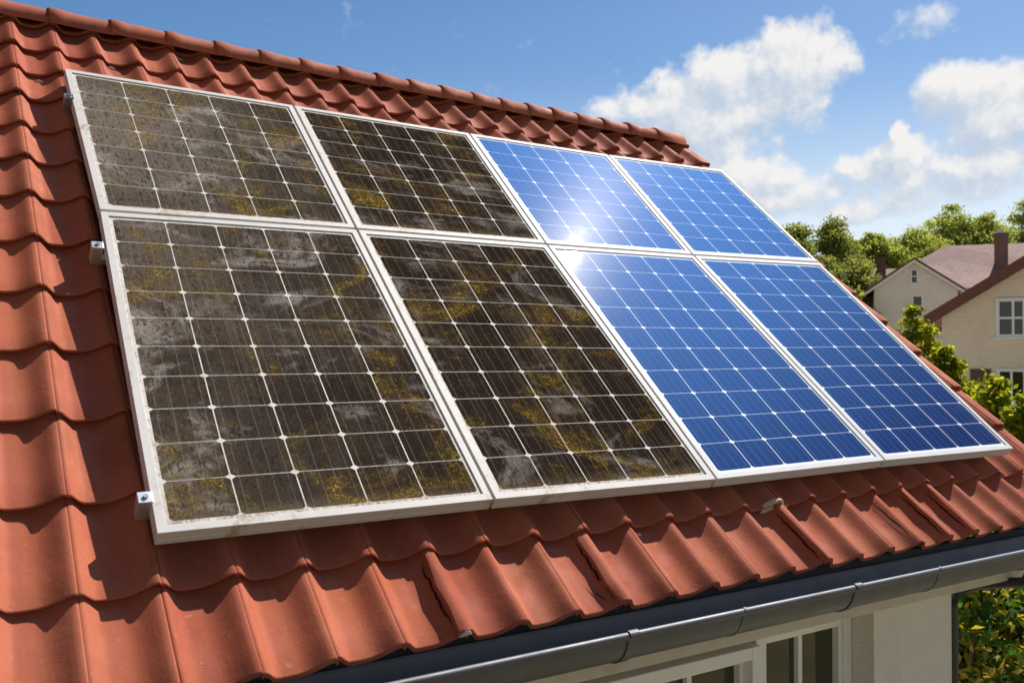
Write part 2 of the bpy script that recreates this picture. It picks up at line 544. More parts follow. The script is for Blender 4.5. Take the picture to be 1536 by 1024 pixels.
def shingle_material(name, a, d):
    mt, t, b = principled(name)
    uvn = t.node('ShaderNodeTexCoord').outputs['Object']
    sp = t.node('ShaderNodeSeparateXYZ', {0: uvn})
    v = t.node('ShaderNodeCombineXYZ', {0: t.m('ADD', sp.outputs[0], t.m('MULTIPLY', sp.outputs[1], .3)), 1: sp.outputs[2]})
    br = t.node('ShaderNodeTexBrick', {'Vector': v.outputs[0], 'Color1': a, 'Color2': d, 'Mortar': tuple(x * .45 for x in a), 'Scale': 1.0,
                                       'Mortar Size': .012, 'Brick Width': .45, 'Row Height': .17})
    c = t.mix(t.m('MULTIPLY', t.rng(t.noise(uvn, .8, 8, .7), .4, .7), .5), br.outputs[0], tuple(x * .65 for x in a))
    t.put(b.inputs['Base Color'], c)
    b.inputs['Roughness'].default_value = .85
    bp = t.node('ShaderNodeBump', {'Strength': .5, 'Distance': .02, 'Height': t.m('MULTIPLY', br.outputs['Fac'], -1)})
    t.put(b.inputs['Normal'], bp.outputs[0])
    return mt


def stucco_material(name, col):
    mt, t, b = principled(name)
    obj = t.node('ShaderNodeTexCoord').outputs['Object']
    c = t.mix(t.noise(obj, 4, 7, .65), tuple(x * .90 for x in col), col)
    c = t.mix(t.m('MULTIPLY', t.rng(t.noise(t.mapping(obj, scale=(3, 3, .5)), 2, 8, .7), .5, .8), .35), c, tuple(x * .6 for x in col))
    t.put(b.inputs['Base Color'], c)
    b.inputs['Roughness'].default_value = .9
    h = t.m('ADD', t.noise(t.mapping(obj, scale=(1, 1, 1.6), rot=(0, .5, 0)), 55, 6, .7), t.m('MULTIPLY', t.noise(obj, 160, 3), .5))
    bp = t.node('ShaderNodeBump', {'Strength': .9, 'Distance': .010, 'Height': h})
    t.put(b.inputs['Normal'], bp.outputs[0])
    return mt


def ground_material():
    mt, t, b = principled('ground_earth')
    obj = t.node('ShaderNodeTexCoord').outputs['Object']
    d = t.node('ShaderNodeVectorMath', {0: obj, 1: (18, 26, 0)}, operation='DISTANCE').outputs['Value']
    d = t.m('ADD', d, t.m('MULTIPLY', t.noise(obj, .12, 6, .7), 16))
    near = t.mix(t.noise(obj, 1.2, 7, .65), (.36, .31, .23), (.44, .38, .28))  # kept pale around the houses to bounce light onto their walls
    far = t.mix(t.noise(obj, .15, 8, .7), (.075, .10, .028), (.16, .165, .055))
    t.put(b.inputs['Base Color'], t.mix(t.rng(d, 38, 44), near, far))
    b.inputs['Roughness'].default_value = .95
    b.inputs['Specular IOR Level'].default_value = .1
    bp = t.node('ShaderNodeBump', {'Strength': .6, 'Distance': .03, 'Height': t.noise(obj, 25, 6)})
    t.put(b.inputs['Normal'], bp.outputs[0])
    return mt


def glass_material(name, tint=(.01, .012, .012)):
    mt, t, b = principled(name)
    obj = t.node('ShaderNodeTexCoord').outputs['Object']
    t.put(b.inputs['Base Color'], t.mix(t.noise(obj, 2, 3), tint, tuple(x * 2.2 for x in tint)))
    b.inputs['Roughness'].default_value = .03
    b.inputs['Specular IOR Level'].default_value = .8
    bp = t.node('ShaderNodeBump', {'Strength': .08, 'Distance': .02, 'Height': t.noise(obj, 3, 2)})
    t.put(b.inputs['Normal'], bp.outputs[0])
    return mt


M = dict(
    tile=tile_material(), blue=clean_cells(), soil=dirty_cells(), frame_d=frame_material(True), frame_c=frame_material(False),
    alu=simple('rail_aluminium', (.62, .62, .63), .38, .5, .75, .1, 12),
    zinc=simple('steel_bolt', (.40, .43, .47), .35, .5, .9, .1, 20),
    felt=simple('roof_felt', (.030, .028, .030), .9),
    gutter=simple('gutter_zinc', (.115, .117, .125), .52, .45, .35, .18, 6, dirt=(.07, .06, .055), dirt_scale=4),
    fascia=simple('fascia_paint', (.60, .52, .42), .6, .3, 0, .1, 5, dirt=(.35, .27, .2)),
    stucco=stucco_material('render_wall', (.87, .80, .72)),
    wframe=simple('window_paint', (.80, .78, .74), .4, .45, 0, .05, 5),
    glass=glass_material('window_glass', (.020, .020, .009)),  # olive tint puts the garden's green reflection into the pane colour
    pipe=simple('downpipe_zinc', (.05, .05, .055), .5, .4, .3),
    mortar=simple('mortar_pale', (.66, .53, .39), .9, .2, 0, .3, 40, .6, 60),
    crack_shade=simple('crack_gap_shade', (.030, .014, .010), .95, .1),
    grass=simple('added_lawn', (.40, .34, .25), .95, .1, 0, .4, 1.2, .6, 30, dirt=(.14, .16, .06), dirt_scale=.3),
    ground=ground_material(),
    added_lawn=simple('added_lawn_grass', (.19, .16, .085), .95, .1, 0, .5, 1.2, .6, 30, dirt=(.20, .19, .05), dirt_scale=2),
    brick=brick_material('painted_brick', (.82, .68, .51), (.86, .74, .57), (.78, .65, .49)),
    brick2=brick_material('pale_brick', (.80, .72, .62), (.86, .79, .70), (.72, .65, .56)),
    shingle=shingle_material('roof_shingle', (.36, .22, .18), (.29, .175, .15)),
    shingle2=shingle_material('roof_shingle_tan', (.30, .24, .13), (.25, .20, .11)),
    rake=simple('rake_board_brown', (.16, .062, .045), .6, .3, 0, .15, 4),
    rakew=simple('rake_board_white', (.74, .70, .66), .6),
    chim=brick_material('chimney_brick', (.17, .085, .085), (.22, .11, .10), (.12, .08, .08)),
    bark=simple('bark', (.10, .075, .055), .9, .2, 0, .3, 12, .6, 20),
    door=simple('door_brown', (.12, .06, .04), .6),
    tree_y=leaf_material('leaves_yellow_green', [(0, (.14, .185, .055)), (.5, (.22, .26, .072)), (1, (.32, .34, .11))], .5),  # both background leaf palettes are lightened in place of distance haze
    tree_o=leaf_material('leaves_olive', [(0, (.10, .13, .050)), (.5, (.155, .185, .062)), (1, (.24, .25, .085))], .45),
    shrub=leaf_material('leaves_bright', [(0, (.05, .09, .012)), (.5, (.15, .19, .015)), (1, (.36, .32, .03))], .55),
    hedge=leaf_material('leaves_hedge', [(0, (.014, .045, .012)), (.42, (.040, .10, .018)), (.62, (.24, .22, .025)), (1, (.50, .33, .07))], .38),
)

# ------------------------------------------------------------------ ground
g = MB()
g.add([(-600, -600, 0), (600, -600, 0), (600, 900, 0), (-600, 900, 0)], [(0, 1, 2, 3)])
tag(g.build('ground', M['ground']), kind='structure')

g = MB()
lw = [Matrix.Translation((O.x, O.y, 0)) @ Matrix.Rotation(YAW, 4, 'Z') @ Vector(q) for q in ((-6, -2.5, .004), (14, -2.5, .004), (14, -14, .004), (-6, -14, .004))]
g.add(lw, [(3, 2, 1, 0)])
tag(g.build('added_lawn', M['added_lawn']), kind='structure')  # unseen grass strip added for the window panes to reflect

# ------------------------------------------------------------------ the tiled house (local x along the ridge, y inward, z up)
house = empty('tiled_house', (O.x, O.y, 0), (0, 0, YAW))
tag(house, 'house with red clay tile roof carrying the solar panels and cream rendered wall', 'house')
HZ = O.z


def L(U, V, N):                              # roof plane coordinates -> house local
    return (U, V * CO - N * SI, V * SI + N * CO + HZ)


NB = -.107                                   # valley of the tiles below the glass of the panels
AMP = .036
PROF = [(0, 1), (.05, .98), (.10, .87), (.15, .60), (.20, .31), (.25, .10), (.30, .02), (.35, 0), (.50, 0), (.58, .03), (.67, .15), (.76, .38),
        (.85, .66), (.92, .88), (.96, .965), (1.0, 1)]


def prof(t):
    t = t % 1.0
    for (a, x), (b, y) in zip(PROF, PROF[1:]):
        if t <= b:
            return x + (y - x) * (t - a) / (b - a)
    return 1.0


def fanU(k, V):
    return -.18 + k * (.1747 - .0112 * ((V + 2.68) / 3.2))


def slant(V):
    return .012 - .062 * ((V + 2.7) / 3.25)


def RT(k, V, N):                             # wave number, row coordinate, height -> house local
    U = fanU(k, V)
    return L(U, V + U * slant(V), N)


ROWS = [-2.700, -2.428, -2.141, -1.854, -1.578, -1.315, -1.060, -.803, -.566, -.333, -.097, .120, .341, .575, .69]
KMIN, KMAX = -15, 23
CRACKS = {(0, 5): -.13, (0, 8): -.16, (0, 13): -.13, (0, 17): -.10, (0, 18): -.14, (1, 9): .0, (0, 1): .03}
rnd = random.Random(3)
roof = MB()
tints = []
STEP, LIP = .020, .017
for r in range(len(ROWS) - 1):
    v0, v1 = ROWS[r], ROWS[r + 1]
    ov = .045 if r < len(ROWS) - 2 else -.02
    for k in range(KMIN, KMAX + 1):
        t0 = CRACKS.get((r, k), .02)
        last = k == KMAX
        ts = [t0] + [a for a, _ in PROF if t0 + .015 < a < 1.0] + [1.0, 1.015, 1.07]
        if t0 < 0:
            ts = [t0, t0 + .03] + [a - 1 for a, _ in PROF if t0 + .04 < a - 1 < -.001] + [a for a, _ in PROF if a < 1.0] + [1.0, 1.015, 1.07]
        if last:
            ts = [.02, .10, .25, .40]
        jn = rnd.uniform(-.0025, .0025)
        jt = rnd.uniform(-.003, .003)
        jv = rnd.uniform(-.004, .004)
        lift = .013 if t0 < 0 else 0.0
        tint = rnd.random()
        b0 = len(roof.v)
        # lengthwise stations: underside back, lip bottom, lip face, rounded nose, then up the tile
        lp_ = LIP if r else .021                                        # the eave course shows its full thickness
        st = [(.034, -lp_ - .002), (.009 if r else .003, -lp_), (.006 if r else .0005, -lp_ * .92), (-.001, -.0030), (.0008, -.0010), (.004, 0)]
        n_up = 4
        ups = [(v1 - v0 + ov) * q for q in (.25, .5, .75, 1.0)]
        for sv, dn in st + [(q, 0) for q in ups]:
            fr = sv / (v1 - v0)
            for t in ts:
                p = prof(t)
                if last:
                    p = 1.0 if t < .3 else .93
                n_ = NB + STEP * (1 - fr) + AMP * p + jn + jt * (t - .5) + dn
                if t > 1.05:
                    n_ -= .013                       # interlocking lip under the neighbour
                if lift:
                    n_ += lift * max(0, 1 - (t - t0) / .5)
                elif t == ts[0] and not last:
                    n_ -= .0035
                wob = .0
                if t0 < 0 and t <= t0 + .031:
                    wob = .02 * math.sin(37 * sv + k) + .012 * math.sin(91 * sv + 2 * k)
                roof.v.append(RT(k + t + wob, v0 + sv + jv, n_))
                tints.append(tint)
        ns = len(st) + n_up
        m = len(ts)
        for i in range(ns - 1):
            for j in range(m - 1):
                if i >= 4:
                    roof.smooth.add(len(roof.f))
                roof.f.append((b0 + i * m + j, b0 + i * m + j + 1, b0 + (i + 1) * m + j + 1, b0 + (i + 1) * m + j))
        if lift or last:                     # visible tile edge: turn the side down
            e = 0 if lift else m - 1
            dep = .016 if lift else .055
            c0 = len(roof.v)
            for i in range(1, ns):
                x, y, z = roof.v[b0 + i * m + e]
                nx = L(0, 0, -dep)
                zx = L(0, 0, 0)
                roof.v.append((x + (0.012 if last else .001), y + nx[1] - zx[1], z + nx[2] - zx[2]))
                tints.append(tint)
            for i in range(1, ns - 1):
                roof.f.append((b0 + i * m + e, b0 + (i + 1) * m + e, c0 + i, c0 + i - 1))
# plain far slope behind the ridge
b0 = len(roof.v)
apL, apR = L(-2.85, .70 + .12, -.10), L(3.66, .70 - .20, -.10)
for p in (apL, apR, (3.9, apR[1] + 2.6, HZ - 1.8), (-2.85, apL[1] + 2.6, HZ - 1.8)):
    roof.v.append(p)
    tints.append(.5)
roof.f.append((b0, b0 + 1, b0 + 2, b0 + 3))
ro = roof.build('roof', M['tile'], house)
ca = ro.data.attributes.new('tint', 'FLOAT', 'POINT')
ca.data.foreach_set('value', tints)

dk = MB()
dv = [L(-2.8, -2.64, -.155), L(3.80, -2.60, -.155), L(3.55, .42, -.155), L(-2.8, .72, -.155)]
dv2 = [L(-2.8, -2.64, -.175), L(3.80, -2.60, -.175), L(3.55, .42, -.175), L(-2.8, .72, -.175)]
dk.add(dv + dv2, [(0, 1, 2, 3), (7, 6, 5, 4), (0, 1, 5, 4), (1, 2, 6, 5), (2, 3, 7, 6), (3, 0, 4, 7)])
dk.build('roof_deck', M['felt'], house)


# ridge tiles, each one a piece with a raised collar
def ridge_apex(U):
    V = .665 + slant(.6) * U
    return V


def ridge_tile(U0, U1, i):
    mb = MB()
    rr = random.Random(50 + i)
    dn = rr.uniform(-.003, .003)
    col_l = .055
    stations = [(U0 - .012, .000), (U0 - .012, .005), (U0 - .006, .009), (U0 + col_l * .5, .009), (U0 + col_l, .006), (U0 + col_l + .012, .003), (U1 + .01, -.001)]
    seg = 14
    tl = rr.random()
    for U, ex in stations:
        V = ridge_apex(U)
        ax = L(U, V, NB + .028)
        for j in range(seg + 1):
            a = math.pi * (j / seg)
            ca_, sa = math.cos(a), math.sin(a)
            sq = 1.0
            y = -ca_ * (.088 + ex)
            z = (abs(sa) ** .85) * (.084 + ex) + dn
            mb.v.append((ax[0], ax[1] + y, ax[2] + z - .045))
    m = seg + 1
    for i_ in range(len(stations) - 1):
        for j in range(seg):
            mb.smooth.add(len(mb.f))
            mb.f.append((i_ * m + j, i_ * m + j + 1, (i_ + 1) * m + j + 1, (i_ + 1) * m + j))
    if U1 > 3.5:
        b = (len(stations) - 1) * m
        mb.f.append(tuple(range(b, b + m)))
    o = mb.build('ridge_tile', M['tile'], ro)
    at = o.data.attributes.new('tint', 'FLOAT', 'POINT')
    at.data.foreach_set('value', [tl] * len(mb.v))
    return o


Us = [-2.80]
for q in range(11):
    Us.append(-2.80 + .2530 * (q + 1))
cur = -.017
Us = [-.017 - .253 * q for q in range(11, 0, -1)] + [-.017, .236, .476, .70, .915, 1.12, 1.325, 1.53, 1.715, 1.907, 2.097, 2.275, 2.456, 2.625, 2.80, 2.985, 3.18, 3.40, 3.60]
for i, (a, b) in enumerate(zip(Us, Us[1:])):
    ridge_tile(a, b, i)


# cracks as flat ribbons with the gap's shade in their colour, mortar and broken corners
def crack_shade(pts, wd):
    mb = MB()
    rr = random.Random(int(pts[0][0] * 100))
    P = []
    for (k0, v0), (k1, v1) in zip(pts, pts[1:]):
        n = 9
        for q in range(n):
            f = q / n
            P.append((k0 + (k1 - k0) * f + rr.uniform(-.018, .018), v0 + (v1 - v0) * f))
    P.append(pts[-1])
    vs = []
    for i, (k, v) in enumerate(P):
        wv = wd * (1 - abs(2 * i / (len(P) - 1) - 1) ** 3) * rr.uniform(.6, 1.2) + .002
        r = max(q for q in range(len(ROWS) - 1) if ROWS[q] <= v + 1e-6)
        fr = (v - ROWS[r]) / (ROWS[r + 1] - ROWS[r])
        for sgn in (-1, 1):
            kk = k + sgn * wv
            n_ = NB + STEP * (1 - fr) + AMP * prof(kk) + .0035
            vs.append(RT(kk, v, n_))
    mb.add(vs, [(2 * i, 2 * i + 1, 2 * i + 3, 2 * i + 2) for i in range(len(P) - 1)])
    mb.build('crack_shade', M['crack_shade'], ro)


crack_shade([(7.62, -2.60), (7.70, -2.675)], .012)
crack_shade([(15.82, -2.47), (15.86, -2.66)], .016)


for k_, t_ in ((5, -.13), (8, -.16), (13, -.13), (17, -.10), (18, -.14)):  # dark ribbons beside the lifted edges paint in the shade of the gap
    crack_shade([(k_ + t_ - .035, -2.46), (k_ + t_ - .03, -2.56), (k_ + t_ - .02, -2.685)], .014)


def lump(name, U, V, su, sv, h, seed, mat, parent, n0=None, N=None):
    """irregular flat clod of mortar hugging the tiles"""
    rr = random.Random(seed)
    mb = MB()
    rings, seg = 5, 18
    rads = [rr.uniform(.6, 1.15) for _ in range(seg)]
    rads = [(rads[i] + rads[(i + 1) % seg]) / 2 for i in range(seg)]
    vs = []
    for i in range(rings + 1):
        f = i / rings
        for j in range(seg):
            a = 2 * math.pi * j / seg
            uu = U + math.cos(a) * su * rads[j] * f
            vv = V + math.sin(a) * sv * rads[j] * f
            k = (uu + .18) / ((fanU(10, V) + .18) / 10)
            vrow = vv - uu * slant(vv)
            r = max([q for q in range(len(ROWS) - 1) if ROWS[q] <= vrow] or [0])
            fr = max(-.05, (vrow - ROWS[r]) / (ROWS[r + 1] - ROWS[r]))
            base = NB + STEP * (1 - fr) + AMP * prof(k)
            vs.append(L(uu, vv, base + h * (1 - f ** 2) * rr.uniform(.6, 1.3) - .002 * f))
    fs = []
    for i in range(rings):
        for j in range(seg):
            j2 = (j + 1) % seg
            fs.append((i * seg + j, i * seg + j2, (i + 1) * seg + j2, (i + 1) * seg + j))
    mb.add(vs, fs)
    return mb.build(name, mat, parent)


for i, (U, V, su, sv, h) in enumerate([(2.075, -2.412, .072, .017, .004), (2.125, -2.465, .046, .013, .006), (1.438, -2.437, .030, .010, .008), (.202, .321, .022, .012, .010),
                                       (-.095, .094, .020, .010, .008), (.983, .600, .030, .012, .010), (1.256, .600, .022, .016, .012), (.515, .524, .035, .010, .006),
                                       (-.161, .600, .05, .012, .006), (.690, -2.690, .024, .012, .010)]):
    lump('mortar_patch', U, V, su, sv, h, 20 + i, M['mortar'], ro)

# eave: fascia, gutter, brackets
WF = -1.93                                   # y of the fascia face
fa = MB()
fa.box(-2.85, 3.98, WF, WF + .025, HZ - 2.035, HZ - 1.872)
fa.build('fascia', M['fascia'], house, .003)
GY, GZ, GR = -2.022, HZ - 1.868, .086
gut = MB()
pr = []
for j in range(21):
    a = math.pi * j / 20
    pr.append((GY + GR * math.cos(a), GZ - GR * math.sin(a)))
pr_in = [(GY + (GR - .004) * math.cos(math.pi * j / 20), GZ - (GR - .004) * math.sin(math.pi * j / 20)) for j in range(21)]
gut.sweep(pr, -2.9, 4.05)
gut.sweep(pr_in, -2.9, 4.05)
bead = [(GY - GR - .002 + .0105 * math.cos(2 * math.pi * j / 12), GZ + .004 + .0105 * math.sin(2 * math.pi * j / 12)) for j in range(12)]
gut.sweep(bead, -2.9, 4.05, True)
gut.box(-2.9, 4.05, GY + GR - .002, GY + GR + .003, GZ - .01, GZ + .004)
gu = gut.build('gutter', M['gutter'], house)


def band(U, wd, th, name):
    mb = MB()
    ro_ = GR + th
    o1 = [(GY + ro_ * math.cos(math.pi * j / 20), GZ - ro_ * math.sin(math.pi * j / 20)) for j in range(21)]
    o2 = [(GY - GR - .002 + (.0105 + th) * math.cos(a), GZ + .004 + (.0105 + th) * math.sin(a)) for a in [math.pi - math.pi * j / 8 for j in range(9)]]
    pf = o1 + o2
    n = len(pf)
    vs = [(U - wd / 2, *p) for p in pf] + [(U + wd / 2, *p) for p in pf]
    ins = [((p[0] - GY) * .97 + GY, (p[1] - GZ) * .97 + GZ) for p in pf]
    vs += [(U - wd / 2, *p) for p in ins] + [(U + wd / 2, *p) for p in ins]
    fs = []
    for i in range(n - 1):
        fs += [(i, i + 1, n + i + 1, n + i), (2 * n + i, 2 * n + i + 1, i + 1, i), (3 * n + i, 3 * n + i + 1, n + i + 1, n + i)]
    mb.add(vs, fs)
    mb.build(name, M['gutter'], gu)


for U in (-1.9, -.9, .12, 1.13, 2.06, 3.13):
    band(U, .032, .004, 'gutter_bracket')
for U in (-.3, 1.55, 2.50):
    band(U, .012, .002, 'gutter_joint')

# walls; the front one has a window opening with deep reveals
WY = -1.70
wl = MB()
ox0, ox1, oz1, oz0 = .55, 2.70, HZ - 2.105, HZ - 3.45
ztop = HZ - 1.90
wl.box(-2.4, ox0, WY, WY + .3, 0, ztop)
wl.box(ox1, 3.22, WY, WY + .3, 0, ztop)
wl.box(ox0, ox1, WY, WY + .3, oz1, ztop)
wl.box(ox0, ox1, WY, WY + .3, 0, oz0)
yb = WY + 4.3
for x0, x1 in ((-2.4, -2.1), (2.92, 3.22)):
    wl.prism([(WY + .3, 0), (yb, 0), (yb, ztop), ((WY + yb) / 2 + .1, HZ + .10), (WY + .3, ztop + .2)], x0, x1, 'x')
wl.box(-2.1, 2.92, yb - .3, yb, 0, ztop)
wl.build('wall', M['stucco'], house)
eb = MB()
eb.box(-2.85, 3.93, WF + .001, WF + .022, HZ - 1.871, HZ - 1.836)
eb.build('eave_board', M['felt'], house)
so_ = MB()
so_.box(-2.85, 3.9, WF + .03, WY + .02, HZ - 2.02, HZ - 2.0)
so_.build('soffit', M['fascia'], house)

# windows
WW = -1.60


def window(x0, x1, z0, z1, y, fw, mull, proud):
    f = MB()
    d = .06
    f.box(x0, x0 + fw, y - proud, y + d, z0, z1)
    f.box(x1 - fw, x1, y - proud, y + d, z0, z1)
    f.box(x0 + fw, x1 - fw, y - proud, y + d, z1 - fw, z1)
    f.box(x0 + fw, x1 - fw, y - proud, y + d, z0, z0 + fw)
    wo_ = f.build('window', M['wframe'], house, .004)
    s_ = MB()
    a = .022
    X0, X1, Z0, Z1 = x0 + fw, x1 - fw, z0 + fw, z1 - fw
    yy = y + .012
    s_.box(X0, X0 + a, yy, yy + .04, Z0, Z1)
    s_.box(X1 - a, X1, yy, yy + .04, Z0, Z1)
    s_.box(X0 + a, X1 - a, yy, yy + .04, Z1 - a, Z1)
    s_.box(X0 + a, X1 - a, yy, yy + .04, Z0, Z0 + a)
    s_.build('sash', M['wframe'], wo_, .003)
    b = MB()
    b.box(mull - .011, mull + .011, yy + .008, yy + .03, Z0 + a, Z1 - a)
    b.box(X0 + a, mull - .011, yy + .010, yy + .028, Z1 - .62, Z1 - .60)
    b.box(mull + .011, X1 - a, yy + .010, yy + .028, Z1 - .62, Z1 - .60)
    b.build('glazing_bar', M['wframe'], wo_)
    p = MB()
    p.box(X0 + a - .004, X1 - a + .004, yy + .031, yy + .035, Z0 + a - .004, Z1 - a + .004)
    p.build('pane', M['glass'], wo_)


window(1.26, 2.143, oz0 + .05, HZ - 2.19, WW, .046, 1.83, .030)
window(2.150, 2.697, oz0 + .05, HZ - 2.142, WW, .044, 2.412, 0)
window(.56, 1.25, oz0 + .05, HZ - 2.142, WW, .046, .91, 0)
sl = MB()
sl.box(ox0 - .04, ox1 + .04, WY - .05, WY + .10, oz0 - .03, oz0 + .012)
sl.build('window_sill', M['wframe'], house, .004)
dp = MB()
dp.tube([(3.262, -2.03, HZ - 1.95), (3.262, -1.99, HZ - 2.03), (3.254, -1.80, HZ - 2.08), (3.250, -1.71, HZ - 2.125), (3.246, -1.69, HZ - 2.20), (3.246, -1.69, .1)], .021, 14)
dp.build('downpipe', M['pipe'], house)

# ------------------------------------------------------------------ solar panels
GRID = {(0, 0): (-.012, .032), (1, 0): (.920, .008), (2, 0): (1.825, -.012), (3, 0): (2.703, -.022), (4, 0): (3.590, -.003),
        (0, 1): (.014, -.972), (1, 1): (.922, -.964), (2, 1): (1.803, -.968), (3, 1): (2.669, -.962), (4, 1): (3.605, -.938),
        (0, 2): (-.003, -2.326), (1, 2): (.922, -2.323), (2, 2): (1.798, -2.331), (3, 2): (2.717, -2.322), (4, 2): (3.622, -2.326)}
LABELS = {(0, 0): 'small solar panel greyed all over with dust at the top left corner of the array',
          (1, 0): 'small grimy brown solar panel, top row, touching the bright blue panels',
          (2, 0): 'small clean pale blue solar panel, top row, beside the dirty panels',
          (3, 0): 'small clean blue solar panel at the top right corner of the array',
          (0, 1): 'large dusty solar panel with yellow lichen at the lower left corner of the array',
          (1, 1): 'large dark brown lichen-flecked solar panel, bottom row, next to the clean blue ones',
          (2, 1): 'large clean blue solar panel with sun glint at its top left corner',
          (3, 1): 'large clean deep blue solar panel at the lower right corner of the array'}
FD = .042
plane_obj = []
for (i, j), lab in LABELS.items():
    nm = 'dirty_solar_panel' if i < 2 else 'clean_solar_panel'
    tl, tr, br, bl = (Vector(GRID[q]) for q in ((i, j), (i + 1, j), (i + 1, j + 1), (i, j + 1)))
    org = bl.copy()
    loc = L(org.x, org.y, -FD)
    wloc = house.matrix_basis @ Vector(loc) if False else Matrix.Translation((O.x, O.y, 0)) @ Matrix.Rotation(YAW, 4, 'Z') @ Vector(loc)
    p = empty(nm, wloc, (RP, 0, YAW))
    tag(p, lab, 'solar panel', 'solar panels in two rows on the tiled roof')
    g0 = .0045 if i else .0
    gaps = (.0045 if i > 0 else 0, .0045 if i < 3 else 0, .006 if j == 0 else 0, .006 if j == 1 else 0)   # left right bottom top
    width = ((tr - tl).length + (br - bl).length) / 2
    height = ((tl - bl).length + (tr - br).length) / 2

    def at(da, db, sa, sb):
        """point inset by metres from the given sides (sa 0 left 1 right; sb 0 bottom 1 top)"""
        a = (gaps[0] + da) / width if sa == 0 else 1 - (gaps[1] + da) / width
        b = (gaps[2] + db) / height if sb == 0 else 1 - (gaps[3] + db) / height
        q = (bl * (1 - a) + br * a) * (1 - b) + (tl * (1 - a) + tr * a) * b
        return q - org, q
    profile = [(.023, -.0055), (.023, -.0002), (.0215, 0.0), (.0012, 0.0), (0, -.0012), (0, -.0125), (.0016, -.0138), (.0016, -.0262), (0, -.0275), (0, -FD), (.028, -FD), (.028, -FD + .002)]
    fr = MB()
    for d, n_ in profile:
        for sa, sb in ((0, 0), (1, 0), (1, 1), (0, 1)):
            q = at(d, d, sa, sb)[0]
            fr.v.append((q.x, q.y, n_ + FD))
    for r_ in range(len(profile) - 1):
        for c_ in range(4):
            fr.f.append((r_ * 4 + c_, r_ * 4 + (c_ + 1) % 4, (r_ + 1) * 4 + (c_ + 1) % 4, (r_ + 1) * 4 + c_))
    fo = fr.build('frame', M['frame_d'] if i < 2 else M['frame_c'], p)
    rows = 7 if j == 0 else 10
    cs = MB()
    corners = [at(.0225, .0225, *s_) for s_ in ((0, 0), (1, 0), (1, 1), (0, 1))]
    cs.add([(q[0].x, q[0].y, FD - .0045) for q in corners] + [(q[0].x, q[0].y, FD - .009) for q in corners], [(0, 1, 2, 3), (7, 6, 5, 4)])
    me_o = cs.build('cell_laminate', M['soil'] if i < 2 else M['blue'], p)
    me_o['rows'] = float(rows)
    me = me_o.data
    mu, mv = .010 / .17, .012 / .134
    cuv = [(-mu, -mv), (5 + mu, -mv), (5 + mu, rows + mv), (-mu, rows + mv)]
    l1 = me.uv_layers.new(name='cells')
    l2 = me.uv_layers.new(name='plane')
    for lp in me.loops:
        q = lp.vertex_index % 4
        l1.data[lp.index].uv = cuv[q]
        l2.data[lp.index].uv = corners[q][1]
    # end clamps on the free left side
    if i == 0:
        vs_ = (-.20,) if j == 0 else (-1.175, -2.215)
        for vc in vs_:
            cl_ = MB()
            y0 = vc - org.y
            x_ = -org.x + .002
            cl_.box(x_ - .034, x_ + .0005, y0 - .017, y0 + .017, FD + .0005, FD + .0035)       # lip over the frame
            cl_.box(x_ - .034, x_ - .030, y0 - .017, y0 + .017, -.020, FD + .0005)
            cl_.box(x_ - .030, x_ - .002, y0 - .017, y0 - .0135, -.020, FD + .0005)
            cl_.box(x_ - .030, x_ - .002, y0 - .0135, y0 + .017, -.020, -.0165)
            co = cl_.build('end_clamp', M['alu'] if j else M['zinc'], p, .001)
            bo = MB()
            bo.tube([(x_ - .016, y0, FD + .0036), (x_ - .016, y0, FD + .0085)], .0065, 6)
            bo.build('bolt', M['zinc'], co)

for vc, lab in ((-.20, 'aluminium mounting rail under the top row of panels, highest on the roof'), (-1.175, 'aluminium mounting rail under the middle seam of the panel array'),
                (-2.215, 'aluminium mounting rail under the lower edge of the large panels')):
    rl = MB()
    b = MB()
    b.box(-.030, 3.60, -.016, .016, -.021, -.0005)
    loc = Matrix.Translation((O.x, O.y, 0)) @ Matrix.Rotation(YAW, 4, 'Z') @ Vector(L(0, vc, -FD))
    o = b.build('mounting_rail', M['alu'])
    o.location = loc
    o.rotation_euler = (RP, 0, YAW)
    tag(o, lab, 'mounting rail', 'rails under the solar panels')


# ------------------------------------------------------------------ foliage
def px(x, y, D):
    return Vector(((x - 768) / 1375.5 * D, D, EYE + (530 - y) / 1375.5 * D))


